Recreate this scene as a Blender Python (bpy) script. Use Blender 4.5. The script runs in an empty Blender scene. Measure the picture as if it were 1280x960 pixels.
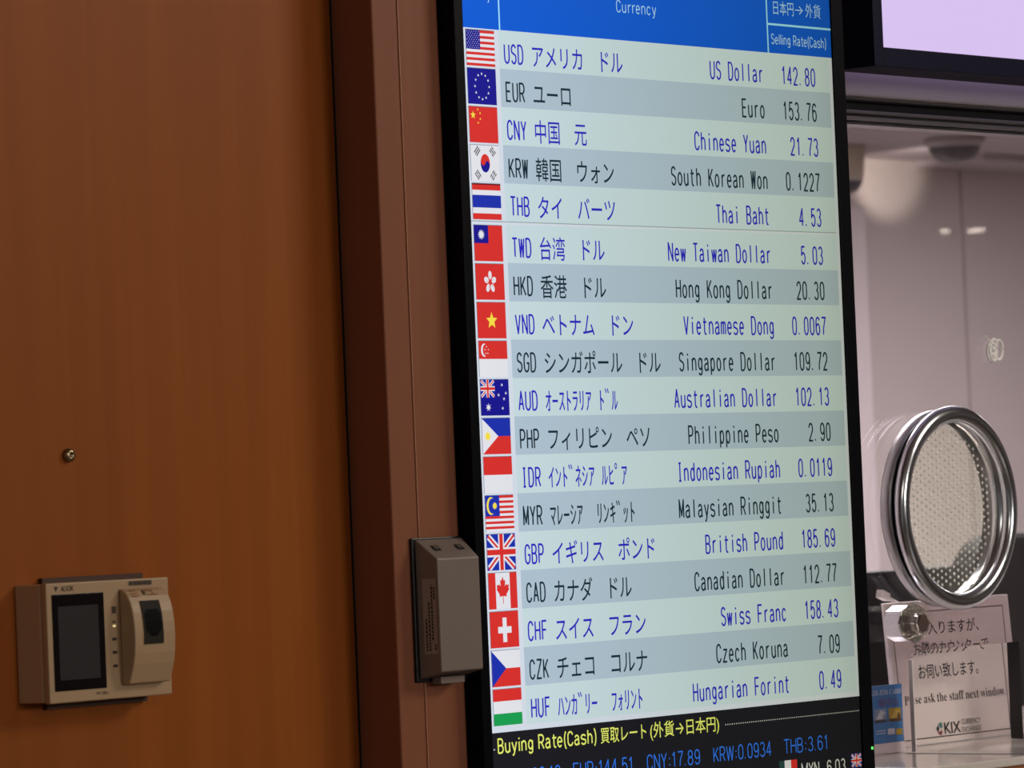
import bpy, bmesh, math, random, unicodedata
from mathutils import Matrix, Vector
random.seed(4)
S = bpy.context.scene
COL = S.collection

# ------------------------------------------------------------------ camera
CAM = Vector((-2.80053, -2.42967, 1.35))
R = ((0.6497995, -0.0062188, 0.7600802), (-0.7589747, 0.0492202, 0.6492571), (-0.0414489, -0.9987686, 0.0272633))
FPX = 5500.0
cd = bpy.data.cameras.new('camera'); cam = bpy.data.objects.new('camera', cd); COL.objects.link(cam)
m = Matrix.Identity(4)
for i in range(3):
    m[i][0] = R[i][0]; m[i][1] = -R[i][1]; m[i][2] = -R[i][2]; m[i][3] = CAM[i]
cam.matrix_world = m
cd.sensor_width = 36.0; cd.lens = FPX / 1280.0 * 36.0; cd.clip_end = 100
cd.dof.use_dof = True; cd.dof.focus_distance = 3.9; cd.dof.aperture_fstop = 20.0
S.camera = cam

# ------------------------------------------------------------------ world, lamps, exposure
S.view_settings.view_transform = 'Standard'; S.view_settings.look = 'None'
S.view_settings.exposure = 0.0; S.view_settings.gamma = 1.0; S.view_settings.use_curve_mapping = False
W = bpy.data.worlds.new('hall'); S.world = W; W.use_nodes = True
bg = W.node_tree.nodes['Background']; bg.inputs[0].default_value = (0.60, 0.54, 0.50, 1); bg.inputs[1].default_value = 0.19

def area(name, loc, target, size, power, color, size_y=None):
    l = bpy.data.lights.new(name, 'AREA'); l.energy = power; l.color = color; l.size = size
    if size_y: l.shape = 'RECTANGLE'; l.size_y = size_y
    o = bpy.data.objects.new(name, l); COL.objects.link(o); o.location = loc
    d = Vector(target) - Vector(loc); o.rotation_euler = d.to_track_quat('-Z', 'Y').to_euler()
    return o
area('hall_lamp', (1.75, -1.75, 2.75), (-0.2, 0.05, 1.4), 0.9, 35, (1.0, 0.90, 0.78))
area('hall_lamp', (-1.6, -3.2, 2.75), (-0.3, 0.0, 1.2), 1.2, 14, (1.0, 0.90, 0.78))
area('hall_lamp', (1.8, -7.2, 2.75), (0.8, 0.0, 1.2), 1.6, 150, (1.0, 0.93, 0.85))  # unseen lamp, added as frontal fill for the shaded transom
area('booth_lamp', (2.2, 1.3, 2.11), (2.2, 1.3, 0), 1.2, 34, (1.0, 0.97, 0.96), 0.6)
area('booth_lamp', (5.3, 2.1, 2.11), (5.3, 2.1, 0), 1.2, 44, (1.0, 0.97, 0.96), 0.6)
area('booth_lamp', (1.2, 0.75, 2.11), (1.1, 0.1, 1.0), 0.5, 12, (1.0, 0.95, 0.93), 0.3)

def at(px, py, Y):
    """point of the vertical plane at depth Y seen at a photograph pixel"""
    c = ((px - 640) / FPX, (py - 480) / FPX, 1.0)
    r = Vector([R[i][0] * c[0] + R[i][1] * c[1] + R[i][2] * c[2] for i in range(3)])
    return CAM + r * ((Y - CAM.y) / r.y)

# ------------------------------------------------------------------ materials
def lin(c):
    def f(v):
        v = v / 255.0
        return v / 12.92 if v <= 0.04045 else ((v + 0.055) / 1.055) ** 2.4
    return (f(c[0]), f(c[1]), f(c[2]), 1.0)

MATS = {}
def mat(name, c, rough=0.5, metal=0.0, spec=0.5, bump=None, **kw):
    if name in MATS: return MATS[name]
    M = bpy.data.materials.new(name); M.use_nodes = True
    b = M.node_tree.nodes['Principled BSDF']
    b.inputs['Base Color'].default_value = lin(c); b.inputs['Roughness'].default_value = rough
    b.inputs['Metallic'].default_value = metal; b.inputs['Specular IOR Level'].default_value = spec
    for k, v in kw.items(): b.inputs[k.replace('_', ' ')].default_value = v
    nt = M.node_tree
    n = nt.nodes.new('ShaderNodeTexNoise'); n.inputs['Scale'].default_value = (bump or (60, 0))[0]
    tc = nt.nodes.new('ShaderNodeTexCoord'); nt.links.new(tc.outputs['Object'], n.inputs['Vector'])
    if bump:
        bp = nt.nodes.new('ShaderNodeBump'); bp.inputs['Strength'].default_value = bump[1]; bp.inputs['Distance'].default_value = 0.001
        nt.links.new(n.outputs['Fac'], bp.inputs['Height']); nt.links.new(bp.outputs['Normal'], b.inputs['Normal'])
    MATS[name] = M
    return M

def wood(name, c1, c2, rough=0.45, sx=38.0):
    M = bpy.data.materials.new(name); M.use_nodes = True; nt = M.node_tree
    b = nt.nodes['Principled BSDF']; b.inputs['Roughness'].default_value = rough; b.inputs['Specular IOR Level'].default_value = 0.12
    tc = nt.nodes.new('ShaderNodeTexCoord'); mp = nt.nodes.new('ShaderNodeMapping')
    mp.inputs['Scale'].default_value = (sx, sx, 1.1)
    nt.links.new(tc.outputs['Object'], mp.inputs['Vector'])
    n = nt.nodes.new('ShaderNodeTexNoise'); n.inputs['Scale'].default_value = 1.0; n.inputs['Detail'].default_value = 5; n.inputs['Distortion'].default_value = 0.4
    nt.links.new(mp.outputs['Vector'], n.inputs['Vector'])
    n2 = nt.nodes.new('ShaderNodeTexNoise'); n2.inputs['Scale'].default_value = 3.0; n2.inputs['Detail'].default_value = 2
    mp2 = nt.nodes.new('ShaderNodeMapping'); mp2.inputs['Scale'].default_value = (2.2, 2.2, 0.5)
    nt.links.new(tc.outputs['Object'], mp2.inputs['Vector']); nt.links.new(mp2.outputs['Vector'], n2.inputs['Vector'])
    add = nt.nodes.new('ShaderNodeMath'); add.operation = 'MULTIPLY_ADD'; add.inputs[1].default_value = 0.55
    nt.links.new(n.outputs['Fac'], add.inputs[0])
    mu = nt.nodes.new('ShaderNodeMath'); mu.operation = 'MULTIPLY'; mu.inputs[1].default_value = 0.45
    nt.links.new(n2.outputs['Fac'], mu.inputs[0]); nt.links.new(mu.outputs[0], add.inputs[2])
    cr = nt.nodes.new('ShaderNodeValToRGB')
    cr.color_ramp.elements[0].position = 0.36; cr.color_ramp.elements[0].color = lin(c1)
    cr.color_ramp.elements[1].position = 0.64; cr.color_ramp.elements[1].color = lin(c2)
    nt.links.new(add.outputs[0], cr.inputs[0]); nt.links.new(cr.outputs[0], b.inputs['Base Color'])
    MATS[name] = M
    return M

def glow(name, c, k=1.0, panel=True):
    """a colour shown by a lit display; for the panel, off-axis dimming is painted in towards its far edge"""
    if name in MATS: return MATS[name]
    M = bpy.data.materials.new(name); M.use_nodes = True; nt = M.node_tree
    b = nt.nodes['Principled BSDF']; b.inputs['Base Color'].default_value = (0.004, 0.004, 0.005, 1)
    b.inputs['Roughness'].default_value = 0.4; b.inputs['Specular IOR Level'].default_value = 0.04
    b.inputs['Emission Strength'].default_value = k
    L = lin(c)
    if panel:  # viewing-angle falloff painted into the emission along X
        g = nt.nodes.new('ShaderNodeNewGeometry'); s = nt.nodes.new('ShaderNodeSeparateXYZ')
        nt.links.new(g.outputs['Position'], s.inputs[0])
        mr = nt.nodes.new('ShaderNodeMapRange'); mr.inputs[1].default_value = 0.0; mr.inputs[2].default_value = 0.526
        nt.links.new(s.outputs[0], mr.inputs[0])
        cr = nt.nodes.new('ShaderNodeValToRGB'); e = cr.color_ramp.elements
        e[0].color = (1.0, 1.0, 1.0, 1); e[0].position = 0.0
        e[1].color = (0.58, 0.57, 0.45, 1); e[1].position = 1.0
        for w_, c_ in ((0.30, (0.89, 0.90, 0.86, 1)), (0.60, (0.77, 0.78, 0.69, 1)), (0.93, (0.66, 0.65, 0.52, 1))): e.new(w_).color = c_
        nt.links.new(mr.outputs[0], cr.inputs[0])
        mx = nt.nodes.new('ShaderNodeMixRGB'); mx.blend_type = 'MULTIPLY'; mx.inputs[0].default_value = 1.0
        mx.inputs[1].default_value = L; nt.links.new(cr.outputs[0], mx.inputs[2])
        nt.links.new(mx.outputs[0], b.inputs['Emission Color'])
    else:
        b.inputs['Emission Color'].default_value = L
    MATS[name] = M
    return M

# ------------------------------------------------------------------ mesh collector
class MB:
    def __init__(s): s.v = []; s.f = []; s.m = []; s.sm = []; s.mats = []
    def mi(s, m):
        if m not in s.mats: s.mats.append(m)
        return s.mats.index(m)
    def add(s, vs, fs, m, smooth=False):
        o = len(s.v); k = s.mi(m); s.v += [tuple(v) for v in vs]
        for f in fs: s.f.append(tuple(i + o for i in f)); s.m.append(k); s.sm.append(smooth)
    def box(s, a, b, m):
        x0, x1 = sorted((a[0], b[0])); y0, y1 = sorted((a[1], b[1])); z0, z1 = sorted((a[2], b[2]))
        s.add([(x0, y0, z0), (x1, y0, z0), (x1, y1, z0), (x0, y1, z0), (x0, y0, z1), (x1, y0, z1), (x1, y1, z1), (x0, y1, z1)],
              [(0, 3, 2, 1), (4, 5, 6, 7), (0, 1, 5, 4), (1, 2, 6, 5), (2, 3, 7, 6), (3, 0, 4, 7)], m)
    def poly(s, pts, y, m):
        """flat face lying in the plane Y = y, facing the hall"""
        a = sum(pts[i - 1][0] * pts[i][1] - pts[i][0] * pts[i - 1][1] for i in range(len(pts)))
        if a < 0: pts = pts[::-1]
        s.add([(p[0], y, p[1]) for p in pts], [tuple(range(len(pts)))], m)
    def rect(s, x0, x1, z0, z1, y, m): s.poly([(x0, z0), (x1, z0), (x1, z1), (x0, z1)], y, m)
    def disc(s, x, z, rx, rz, y, m, n=20): s.poly([(x + rx * math.cos(t * 2 * math.pi / n), z + rz * math.sin(t * 2 * math.pi / n)) for t in range(n)], y, m)
    def prism(s, pts, y0, y1, m):
        a = sum(pts[i - 1][0] * pts[i][1] - pts[i][0] * pts[i - 1][1] for i in range(len(pts)))
        if a < 0: pts = pts[::-1]
        n = len(pts)
        s.add([(p[0], y0, p[1]) for p in pts] + [(p[0], y1, p[1]) for p in pts],
              [tuple(range(n)), tuple(range(2 * n - 1, n - 1, -1))] + [(i, i + n, (i + 1) % n + n, (i + 1) % n) for i in range(n)], m)
    def lathe(s, prof, c, m, n=48, axis='y', smooth=True, closed=False):
        """prof: (radius, offset along axis); revolved about the axis through c"""
        vs = []; fs = []; k = len(prof)
        for i in range(n):
            t = 2 * math.pi * i / n; ca, sa = math.cos(t), math.sin(t)
            for r, h in prof:
                vs.append((c[0] + r * ca, c[1] + h, c[2] + r * sa) if axis == 'y' else (c[0] + r * ca, c[1] + r * sa, c[2] + h))
        for i in range(n):
            j = (i + 1) % n
            for q in range(k if closed else k - 1):
                w = (q + 1) % k
                f = (i * k + q, i * k + w, j * k + w, j * k + q)
                fs.append(f)
        s.add(vs, fs, m, smooth)
    def tube(s, pts, r, m, n=8):
        pts = [Vector(p) for p in pts]; vs = []; fs = []
        up = Vector((0.13, 0.21, 0.97))
        for i, p in enumerate(pts):
            d = (pts[min(i + 1, len(pts) - 1)] - pts[max(i - 1, 0)]).normalized()
            a = d.cross(up).normalized(); b = d.cross(a)
            for t in range(n):
                w = 2 * math.pi * t / n; vs.append(p + a * r * math.cos(w) + b * r * math.sin(w))
        for i in range(len(pts) - 1):
            for t in range(n):
                u = (t + 1) % n; fs.append((i * n + t, i * n + u, (i + 1) * n + u, (i + 1) * n + t))
        fs.append(tuple(range(n - 1, -1, -1))); fs.append(tuple((len(pts) - 1) * n + t for t in range(n)))
        s.add(vs, fs, m, True)
    def build(s, name, parent=None, bevel=0.0, seg=2, label=None, recalc=False, loc=None):
        me = bpy.data.meshes.new(name)
        base = world_loc(parent) if parent else Vector(loc or (0, 0, 0))
        me.from_pydata([tuple(Vector(v) - base) for v in s.v], [], s.f)
        for M in s.mats: me.materials.append(M)
        me.polygons.foreach_set('material_index', s.m); me.polygons.foreach_set('use_smooth', s.sm)
        if recalc:
            bm = bmesh.new(); bm.from_mesh(me); bmesh.ops.recalc_face_normals(bm, faces=bm.faces); bm.to_mesh(me); bm.free()
        me.update()
        o = bpy.data.objects.new(name, me); COL.objects.link(o)
        if parent: o.parent = parent
        else: o.location = base
        if bevel:
            b = o.modifiers.new('bevel', 'BEVEL'); b.width = bevel; b.segments = seg; b.limit_method = 'ANGLE'; b.angle_limit = math.radians(40)
        if label: o['label'] = label
        return o

def world_loc(o):
    v = Vector((0, 0, 0))
    while o: v += Vector(o.location); o = o.parent
    return v
def tag(o, label, cat, group=None):
    o['label'] = label; o['category'] = cat
    if group: o['group'] = group
    return o
def thing(name, label, cat, loc, group=None):
    o = bpy.data.objects.new(name, None); COL.objects.link(o); o.location = loc; o.empty_display_size = 0.05
    return tag(o, label, cat, group)
def struct(o): o['kind'] = 'structure'; return o

# ------------------------------------------------------------------ lettering
GC = {}
def glyph(ch, off=0.0):
    k = (ch, round(off, 3))
    if k in GC: return GC[k]
    cu = bpy.data.curves.new('glyph', 'FONT'); cu.body = ch; cu.size = 1.0; cu.resolution_u = 3; cu.offset = k[1]
    o = bpy.data.objects.new('glyph', cu); COL.objects.link(o); bpy.context.view_layer.update()
    me = bpy.data.meshes.new_from_object(o.evaluated_get(bpy.context.evaluated_depsgraph_get()))
    r = ([(v.co.x, v.co.y) for v in me.vertices], [tuple(p.vertices) for p in me.polygons])
    bpy.data.objects.remove(o); bpy.data.curves.remove(cu); bpy.data.meshes.remove(me)
    GC[k] = r
    return r
def E(cx, cy, rx, ry, a0, a1, n=9):
    return [(cx + rx * math.cos(math.radians(a0 + (a1 - a0) * i / n)), cy + ry * math.sin(math.radians(a0 + (a1 - a0) * i / n))) for i in range(n + 1)]
XH = 0.69
PB = [(0, 0.46), (0, 1), (0.5, 1)] + E(0.52, 0.73, 0.46, 0.27, 90, -90) + [(0, 0.46)]
ESS = E(0.5, 0.745, 0.46, 0.255, 22, 215) + E(0.5, 0.27, 0.48, 0.27, 42, -158)
ZERO = E(0.5, 0.70, 0.46, 0.30, 0, 180) + E(0.5, 0.30, 0.46, 0.30, 180, 360) + [(0.96, 0.70)]
SIX = [E(0.5, 0.31, 0.46, 0.31, 0, 360, 16), E(0.5, 0.70, 0.46, 0.30, 25, 180) + [(0.04, 0.31)]]
low = lambda p: [(x, y * XH) for x, y in p]
ST = {
 'A': [[(0, 0), (0.5, 1), (1, 0)], [(0.17, 0.33), (0.83, 0.33)]], 'B': [[(0, 0), (0, 1), (0.5, 1)] + E(0.5, 0.765, 0.42, 0.235, 90, -90) + [(0, 0.53)], [(0.5, 0.53)] + E(0.52, 0.265, 0.46, 0.265, 90, -90) + [(0, 0)]],
 'C': [E(0.5, 0.69, 0.5, 0.31, 15, 180) + E(0.5, 0.31, 0.5, 0.31, 180, 345)], 'D': [[(0, 0), (0, 1), (0.4, 1)] + E(0.45, 0.62, 0.53, 0.38, 90, 0) + E(0.45, 0.38, 0.53, 0.38, 0, -90) + [(0, 0)]],
 'E': [[(1, 1), (0.05, 1), (0.05, 0), (1, 0)], [(0.05, 0.53), (0.88, 0.53)]], 'F': [[(1, 1), (0.05, 1), (0.05, 0)], [(0.05, 0.52), (0.88, 0.52)]],
 'G': [E(0.5, 0.69, 0.5, 0.31, 15, 180) + E(0.5, 0.31, 0.5, 0.31, 180, 360) + [(1, 0.46), (0.55, 0.46)]], 'H': [[(0, 0), (0, 1)], [(1, 0), (1, 1)], [(0, 0.52), (1, 0.52)]],
 'I': [[(0.5, 0), (0.5, 1)], [(0.22, 1), (0.78, 1)], [(0.22, 0), (0.78, 0)]], 'K': [[(0, 0), (0, 1)], [(0.95, 1), (0, 0.36)], [(0.30, 0.57), (1, 0)]], 'M': [[(0, 0), (0, 1), (0.5, 0.12), (1, 1), (1, 0)]],
 'N': [[(0, 0), (0, 1), (1, 0), (1, 1)]], 'P': [PB, [(0, 0.46), (0, 0)]], 'R': [PB, [(0, 0.46), (0, 0)], [(0.5, 0.46), (1, 0)]], 'S': [ESS], 'T': [[(-0.03, 1), (1.03, 1)], [(0.5, 1), (0.5, 0)]],
 'U': [[(0, 1), (0, 0.31)] + E(0.5, 0.31, 0.5, 0.31, 180, 360) + [(1, 1)]], 'V': [[(0, 1), (0.5, 0), (1, 1)]], 'W': [[(-0.03, 1), (0.22, 0), (0.5, 0.95), (0.78, 0), (1.03, 1)]], 'X': [[(0, 0), (1, 1)], [(0, 1), (1, 0)]],
 'Y': [[(0, 1), (0.5, 0.45), (1, 1)], [(0.5, 0.45), (0.5, 0)]], 'Z': [[(0, 1), (1, 1), (0, 0), (1, 0)]],
 'a': [E(0.48, 0.48, 0.38, 0.21, 160, 0) + [(0.86, 0.10), (0.98, 0.0)], [(0.86, 0.42), (0.45, 0.38)] + E(0.42, 0.195, 0.38, 0.185, 95, 270) + E(0.45, 0.25, 0.41, 0.24, -90, -25)],
 'c': [E(0.5, 0.345, 0.44, 0.345, 35, 325, 14)], 'd': [[(0.9, 1), (0.9, 0)], E(0.49, 0.345, 0.41, 0.345, 0, 360, 16)], 'e': [[(0.06, 0.36), (0.94, 0.36)] + E(0.5, 0.345, 0.44, 0.345, 3, 318, 14)],
 'g': [E(0.48, 0.38, 0.40, 0.31, 0, 360, 16), [(0.88, XH), (0.88, -0.03)] + E(0.48, -0.03, 0.40, 0.20, 0, -155)], 'h': [[(0.08, 0), (0.08, 1)], [(0.08, 0.40)] + E(0.5, 0.42, 0.42, 0.27, 180, 0) + [(0.92, 0)]],
 'i': [[(0.5, 0), (0.5, XH)], [(0.5, 0.85), (0.5, 0.97)]], 'l': [[(0.5, 0), (0.5, 1)]], 'm': [[(0, 0), (0, XH)], [(0, 0.5)] + E(0.25, 0.5, 0.25, 0.19, 180, 0) + [(0.5, 0)], [(0.5, 0.5)] + E(0.75, 0.5, 0.25, 0.19, 180, 0) + [(1, 0)]],
 'n': [[(0.08, 0), (0.08, XH)], [(0.08, 0.40)] + E(0.5, 0.42, 0.42, 0.27, 180, 0) + [(0.92, 0)]], 'o': [E(0.5, 0.345, 0.45, 0.345, 0, 360, 16)], 'p': [[(0.1, -0.25), (0.1, XH)], E(0.51, 0.345, 0.41, 0.345, 0, 360, 16)],
 'r': [[(0.25, 0), (0.25, XH)], [(0.25, 0.36)] + E(0.72, 0.40, 0.47, 0.28, 180, 70)], 's': [low(ESS)], 't': [[(0.40, 0.93), (0.40, 0.2)] + E(0.68, 0.2, 0.28, 0.2, 180, 300), [(0.08, XH), (0.90, XH)]],
 'u': [[(0.08, XH), (0.08, 0.27)] + E(0.5, 0.27, 0.42, 0.27, 180, 360) + [(0.92, XH)], [(0.92, 0.3), (0.92, 0)]], 'w': [low([(-0.03, 1), (0.23, 0), (0.5, 0.95), (0.77, 0), (1.03, 1)])],
 'y': [[(0.04, XH), (0.52, 0.03)], [(0.96, XH), (0.46, -0.12), (0.30, -0.23), (0.10, -0.24)]], 'z': [low([(0.08, 1), (0.94, 1), (0.04, 0), (0.96, 0)])],
 '0': [ZERO], '1': [[(0.22, 0.78), (0.56, 1), (0.56, 0)]], '2': [E(0.5, 0.70, 0.46, 0.30, 170, -28) + [(0.04, 0), (0.98, 0)]], '3': [E(0.48, 0.755, 0.42, 0.245, 155, -75) + E(0.48, 0.265, 0.48, 0.265, 75, -158)],
 '4': [[(1, 0.27), (0, 0.27), (0.70, 1), (0.70, 0)]], '5': [[(0.92, 1), (0.18, 1), (0.10, 0.50)] + E(0.5, 0.325, 0.47, 0.325, 140, -158)], '6': SIX, '7': [[(0.02, 1), (0.98, 1), (0.45, 0.35), (0.40, 0)]],
 '8': [E(0.5, 0.76, 0.40, 0.24, 0, 360, 16), E(0.5, 0.265, 0.47, 0.265, 0, 360, 16)], '9': [[(1 - x, 1 - y) for x, y in p] for p in SIX],
 '.': [[(0.10, 0.0), (0.10, 0.09)]], ':': [[(0.3, 0.12), (0.3, 0.22)], [(0.3, 0.55), (0.3, 0.65)]], '(': [E(1.0, 0.43, 1.0, 0.72, 118, 242, 8)], ')': [E(0.0, 0.43, 1.0, 0.72, 62, -62, 8)]}
PW = {'i': 0.42, 'l': 0.42, '.': 0.45, ':': 0.55, '1': 0.80, '(': 0.62, ')': 0.62, 'r': 0.78, 't': 0.78, ' ': 0.6, 'M': 1.25, 'W': 1.3}
def stroke(mb, pts, wd, y, m):
    """a pen line of width wd along pts (metres in the screen plane)"""
    P = [Vector(p) for p in pts]; closed = (P[0] - P[-1]).length < 1e-6
    # a sharp corner ends one run of the pen and starts the next
    cut = [i for i in range(1, len(P) - 1) if (P[i] - P[i - 1]).normalized().dot((P[i + 1] - P[i]).normalized()) < 0.3]
    if cut:
        a = 0
        for i in cut + [len(P) - 1]:
            q = [Vector(v) for v in P[a:i + 1]]
            if a: q[0] -= (q[1] - q[0]).normalized() * wd * 0.3
            if i < len(P) - 1: q[-1] += (q[-1] - q[-2]).normalized() * wd * 0.3
            stroke(mb, q, wd, y, m); a = i
        return
    if closed: P = P[:-1]
    n = len(P); L = []; Q = []
    for i in range(n):
        d0 = (P[i] - P[i - 1]).normalized() if (i > 0 or closed) else None; d1 = (P[(i + 1) % n] - P[i]).normalized() if (i < n - 1 or closed) else None
        d0 = d0 or d1; d1 = d1 or d0; t = (d0 + d1).normalized(); nn = Vector((-t.y, t.x)); k = 1.0 / max(0.6, nn.dot(Vector((-d0.y, d0.x))))
        L.append(P[i] + nn * wd / 2 * k); Q.append(P[i] - nn * wd / 2 * k)
    for i in range(n if closed else n - 1):
        j = (i + 1) % n
        mb.poly([tuple(L[i]), tuple(L[j]), tuple(Q[j]), tuple(Q[i])], y, m)
def put(mb, vs, fs, fx, fz, y, m): mb.add([(fx(v), y, fz(v)) for v in vs], fs, m)
def mono(mb, s, x, z, y, m, cell=0.0090, cap=0.0158, align='l', wz=0.0217, pen=0.00178):
    """letters in the fixed half-width cells of a terminal face"""
    wide = lambda c: unicodedata.east_asian_width(c) in 'WF'
    if align == 'r': x -= sum(2 if wide(c) else 1 for c in s) * cell
    for ch in s:
        n = 2 if wide(ch) else 1
        if ch not in ' \u3000':
            if ch == '\uff9e':
                for u in (0.05, 0.21): stroke(mb, [(x + u * cell * 2, z + 0.84 * wz), (x + (u + 0.09) * cell * 2, z + 0.66 * wz)], 0.0013, y, m)
            elif n == 2 or ord(ch) >= 0xFF61:
                vs, fs = glyph(ch, 0.005); k = cell * 2
                put(mb, vs, fs, lambda v: x + v[0] * k, lambda v: z + v[1] * wz, y, m)
            else:
                w = cell * 0.66; o = cell * 0.17
                for q, p in enumerate(ST[ch]): stroke(mb, [(x + o + u * w, z + 0.0006 + v * cap) for u, v in p], pen, y - 0.00001 * q, m)
        x += n * cell
def prop(mb, s, x0, x1, z, y, m, cap, pen):
    """the same pen letters, closely set, filling x0 to x1"""
    tot = sum(PW.get(c, 1.0) for c in s); k = (x1 - x0) / tot; x = x0
    for ch in s:
        a = PW.get(ch, 1.0)
        if ch != ' ':
            lo = 0.5 - a / 2 if ch in 'il1' else (0.30 if ch == ')' else (-0.3 if ch == '(' else 0.0))
            w = k * (0.72 if a <= 1 else a * 0.76)
            for q, p in enumerate(ST[ch]): stroke(mb, [(x + k * a * 0.12 + (u - lo) * w * (1 if ch not in '()' else 0.62), z + v * cap) for u, v in p], pen, y - 0.00001 * q, m)
        x += a * k
def fit(mb, s, x0, x1, z, y, m, size, off=0.0, shear=0.0):
    """a whole line of lettering stretched to run from x0 to x1"""
    vs, fs = glyph(s, off)
    a = min(v[0] for v in vs); b = max(v[0] for v in vs); k = (x1 - x0) / (b - a)
    put(mb, vs, fs, lambda v: x0 + (v[0] - a) * k + v[1] * size * shear, lambda v: z + v[1] * size, y, m)
def serif(s):
    o = ''
    for c in s:
        if 'A' <= c <= 'Z': o += chr(0x1D400 + ord(c) - 65)
        elif 'a' <= c <= 'z': o += chr(0x1D41A + ord(c) - 97)
        else: o += c
    return o

# ------------------------------------------------------------------ the setting
M_panel = wood('wood_panel', (152, 82, 30), (168, 93, 36))
M_jamb = wood('wood_jamb', (144, 90, 66), (155, 98, 74))
M_alu = mat('satin_aluminium', (168, 164, 168), 0.3, 0.9)
M_dark = mat('dark_gap', (22, 22, 28), 0.6)
M_transom = mat('grey_transom', (178, 170, 176), 0.5, bump=(200, 0.05))
M_booth = mat('booth_paint', (218, 208, 206), 0.7, bump=(150, 0.05))
M_booth2 = mat('booth_paint_light', (232, 222, 224), 0.7)
M_ceil = mat('booth_ceiling', (205, 196, 204), 0.8)
M_black = mat('black_plastic', (16, 17, 22), 0.35)

b = MB(); b.box((-3, 0.062, 0), (-0.097, 0.13, 2.8), M_panel); struct(b.build('wall_left'))
b = MB(); b.box((-0.097, 0.0161, 0), (-0.0655, 0.13, 2.8), M_jamb); struct(b.build('trim_1', bevel=0.0015))
b = MB(); b.box((-0.0645, 0.0166, 0), (-0.0135, 0.13, 2.8), M_jamb); struct(b.build('trim_2', bevel=0.0015))
b = MB(); b.box((-0.0654, 0.0152, 0), (-0.0646, 0.13, 2.8), mat('bead_highlight', (205, 150, 118), 0.4)); struct(b.build('trim_3', bevel=0.0003))  # paler bead paints in the bright highlight along the joint
b = MB(); b.box((-0.0990, 0.0612, 0), (-0.0971, 0.0640, 2.8), mat('shadow_gap', (18, 12, 10), 0.8)); struct(b.build('trim_7'))
b = MB(); b.box((-0.0135, 0.066, 0), (0.56, 0.13, 2.8), M_jamb); struct(b.build('wall_front'))
b = MB(); b.box((0.56, 0.08, 1.7324), (8.0, 0.16, 2.8), M_transom); struct(b.build('trim_4', bevel=0.002))
b = MB(); b.box((-3, -9, -0.05), (8.0, 3.7, 0), mat('floor_tile', (120, 110, 100), 0.35)); struct(b.build('floor'))
b = MB(); b.box((-3, -9, 2.8), (8.0, 0.16, 2.85), mat('hall_ceiling', (150, 140, 128), 0.8)); struct(b.build('ceiling'))
b = MB(); b.box((-3, -9.1, 0), (8.0, -9, 2.8), mat('hall_wall', (95, 85, 78), 0.8)); struct(b.build('wall_back'))
b = MB(); b.box((0.56, 0.16, 2.125), (8.0, 3.7, 2.175), M_ceil); struct(b.build('ceiling'))
b = MB(); b.box((0.5, 3.6, 0), (5.938, 3.7, 2.125), M_booth); b.box((5.952, 3.6, 0), (8.0, 3.7, 2.125), M_booth); b.box((5.938, 3.612, 0), (5.952, 3.7, 2.125), M_booth)
struct(b.build('wall_booth', bevel=0.004))
b = MB(); b.box((5.2, 3.5, 0), (5.41, 3.5999, 2.0), M_booth2); struct(b.build('trim_5', bevel=0.005))
b = MB(); b.box((0.5, 0.13, 0), (0.5599, 3.6, 2.125), M_booth); struct(b.build('wall_booth_left'))
b = MB(); b.box((8.0, -9, 0), (8.1, 3.7, 2.8), M_booth); struct(b.build('wall_right'))
b = MB(); b.box((5.752, 3.40, 2.108), (7.9, 3.5999, 2.1249), M_ceil); struct(b.build('trim_6', bevel=0.003))

# ------------------------------------------------------------------ window with its cut-outs
GX, GY0, GY1 = 0.115, 0.115, 0.124
RC = (0.8256, 1.3277)
M_glass = mat('tinted_glass', (244, 236, 240), 0.0, Transmission_Weight=1.0, IOR=1.5)
win = thing('window_1', 'tall glass counter window with round vent and low pass through', 'window', (0.95, GX, 1.088)); win['kind'] = 'structure'
bm = bmesh.new()
out = [(0.58, 1.0885), (0.7714, 1.0885), (0.7714, 1.180), (0.7794, 1.188), (0.9605, 1.188), (0.9605, 1.0885), (1.5, 1.0885), (1.5, 1.722), (0.58, 1.722)]
def loop(pts):
    vs = [bm.verts.new((p[0], GY0, p[1])) for p in pts]
    for i in range(len(vs)): bm.edges.new((vs[i - 1], vs[i]))
loop(out); loop([(RC[0] + 0.0925 * math.cos(t * math.pi / 40), RC[1] + 0.0925 * math.sin(t * math.pi / 40)) for t in range(80)])
bmesh.ops.triangle_fill(bm, use_beauty=True, use_dissolve=False, edges=bm.edges[:])
g = bmesh.ops.extrude_face_region(bm, geom=bm.faces[:])
for v in [e for e in g['geom'] if isinstance(e, bmesh.types.BMVert)]: v.co.y = GY1
bmesh.ops.recalc_face_normals(bm, faces=bm.faces)
for v in bm.verts: v.co -= Vector(win.location)
me = bpy.data.meshes.new('pane'); bm.to_mesh(me); bm.free(); me.materials.append(M_glass)
pane = bpy.data.objects.new('pane', me); COL.objects.link(pane); pane.parent = win
b = MB(); b.box((0.9592, GY0 - 0.0002, 1.0885), (0.9604, 0.1292, 1.1879), M_black); b.build('edge_trim', win, label='black trim on the right edge of the pass through')
b = MB(); b.box((0.7704, GY0 - 0.0003, 1.0885), (0.7717, GY1 + 0.0003, 1.179), mat('frosted_edge', (240, 234, 234), 0.5)); b.build('edge_trim', win, label='pale frosted left edge of the pass through')
b = MB()
b.box((0.56, 0.083, 1.7295), (1.5, 0.15, 1.7323), M_alu)
b.box((0.56, 0.10, 1.7190), (1.5, 0.15, 1.7295), M_dark)
b.box((0.56, 0.088, 1.7165), (1.5, 0.15, 1.7200), M_alu)
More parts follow.
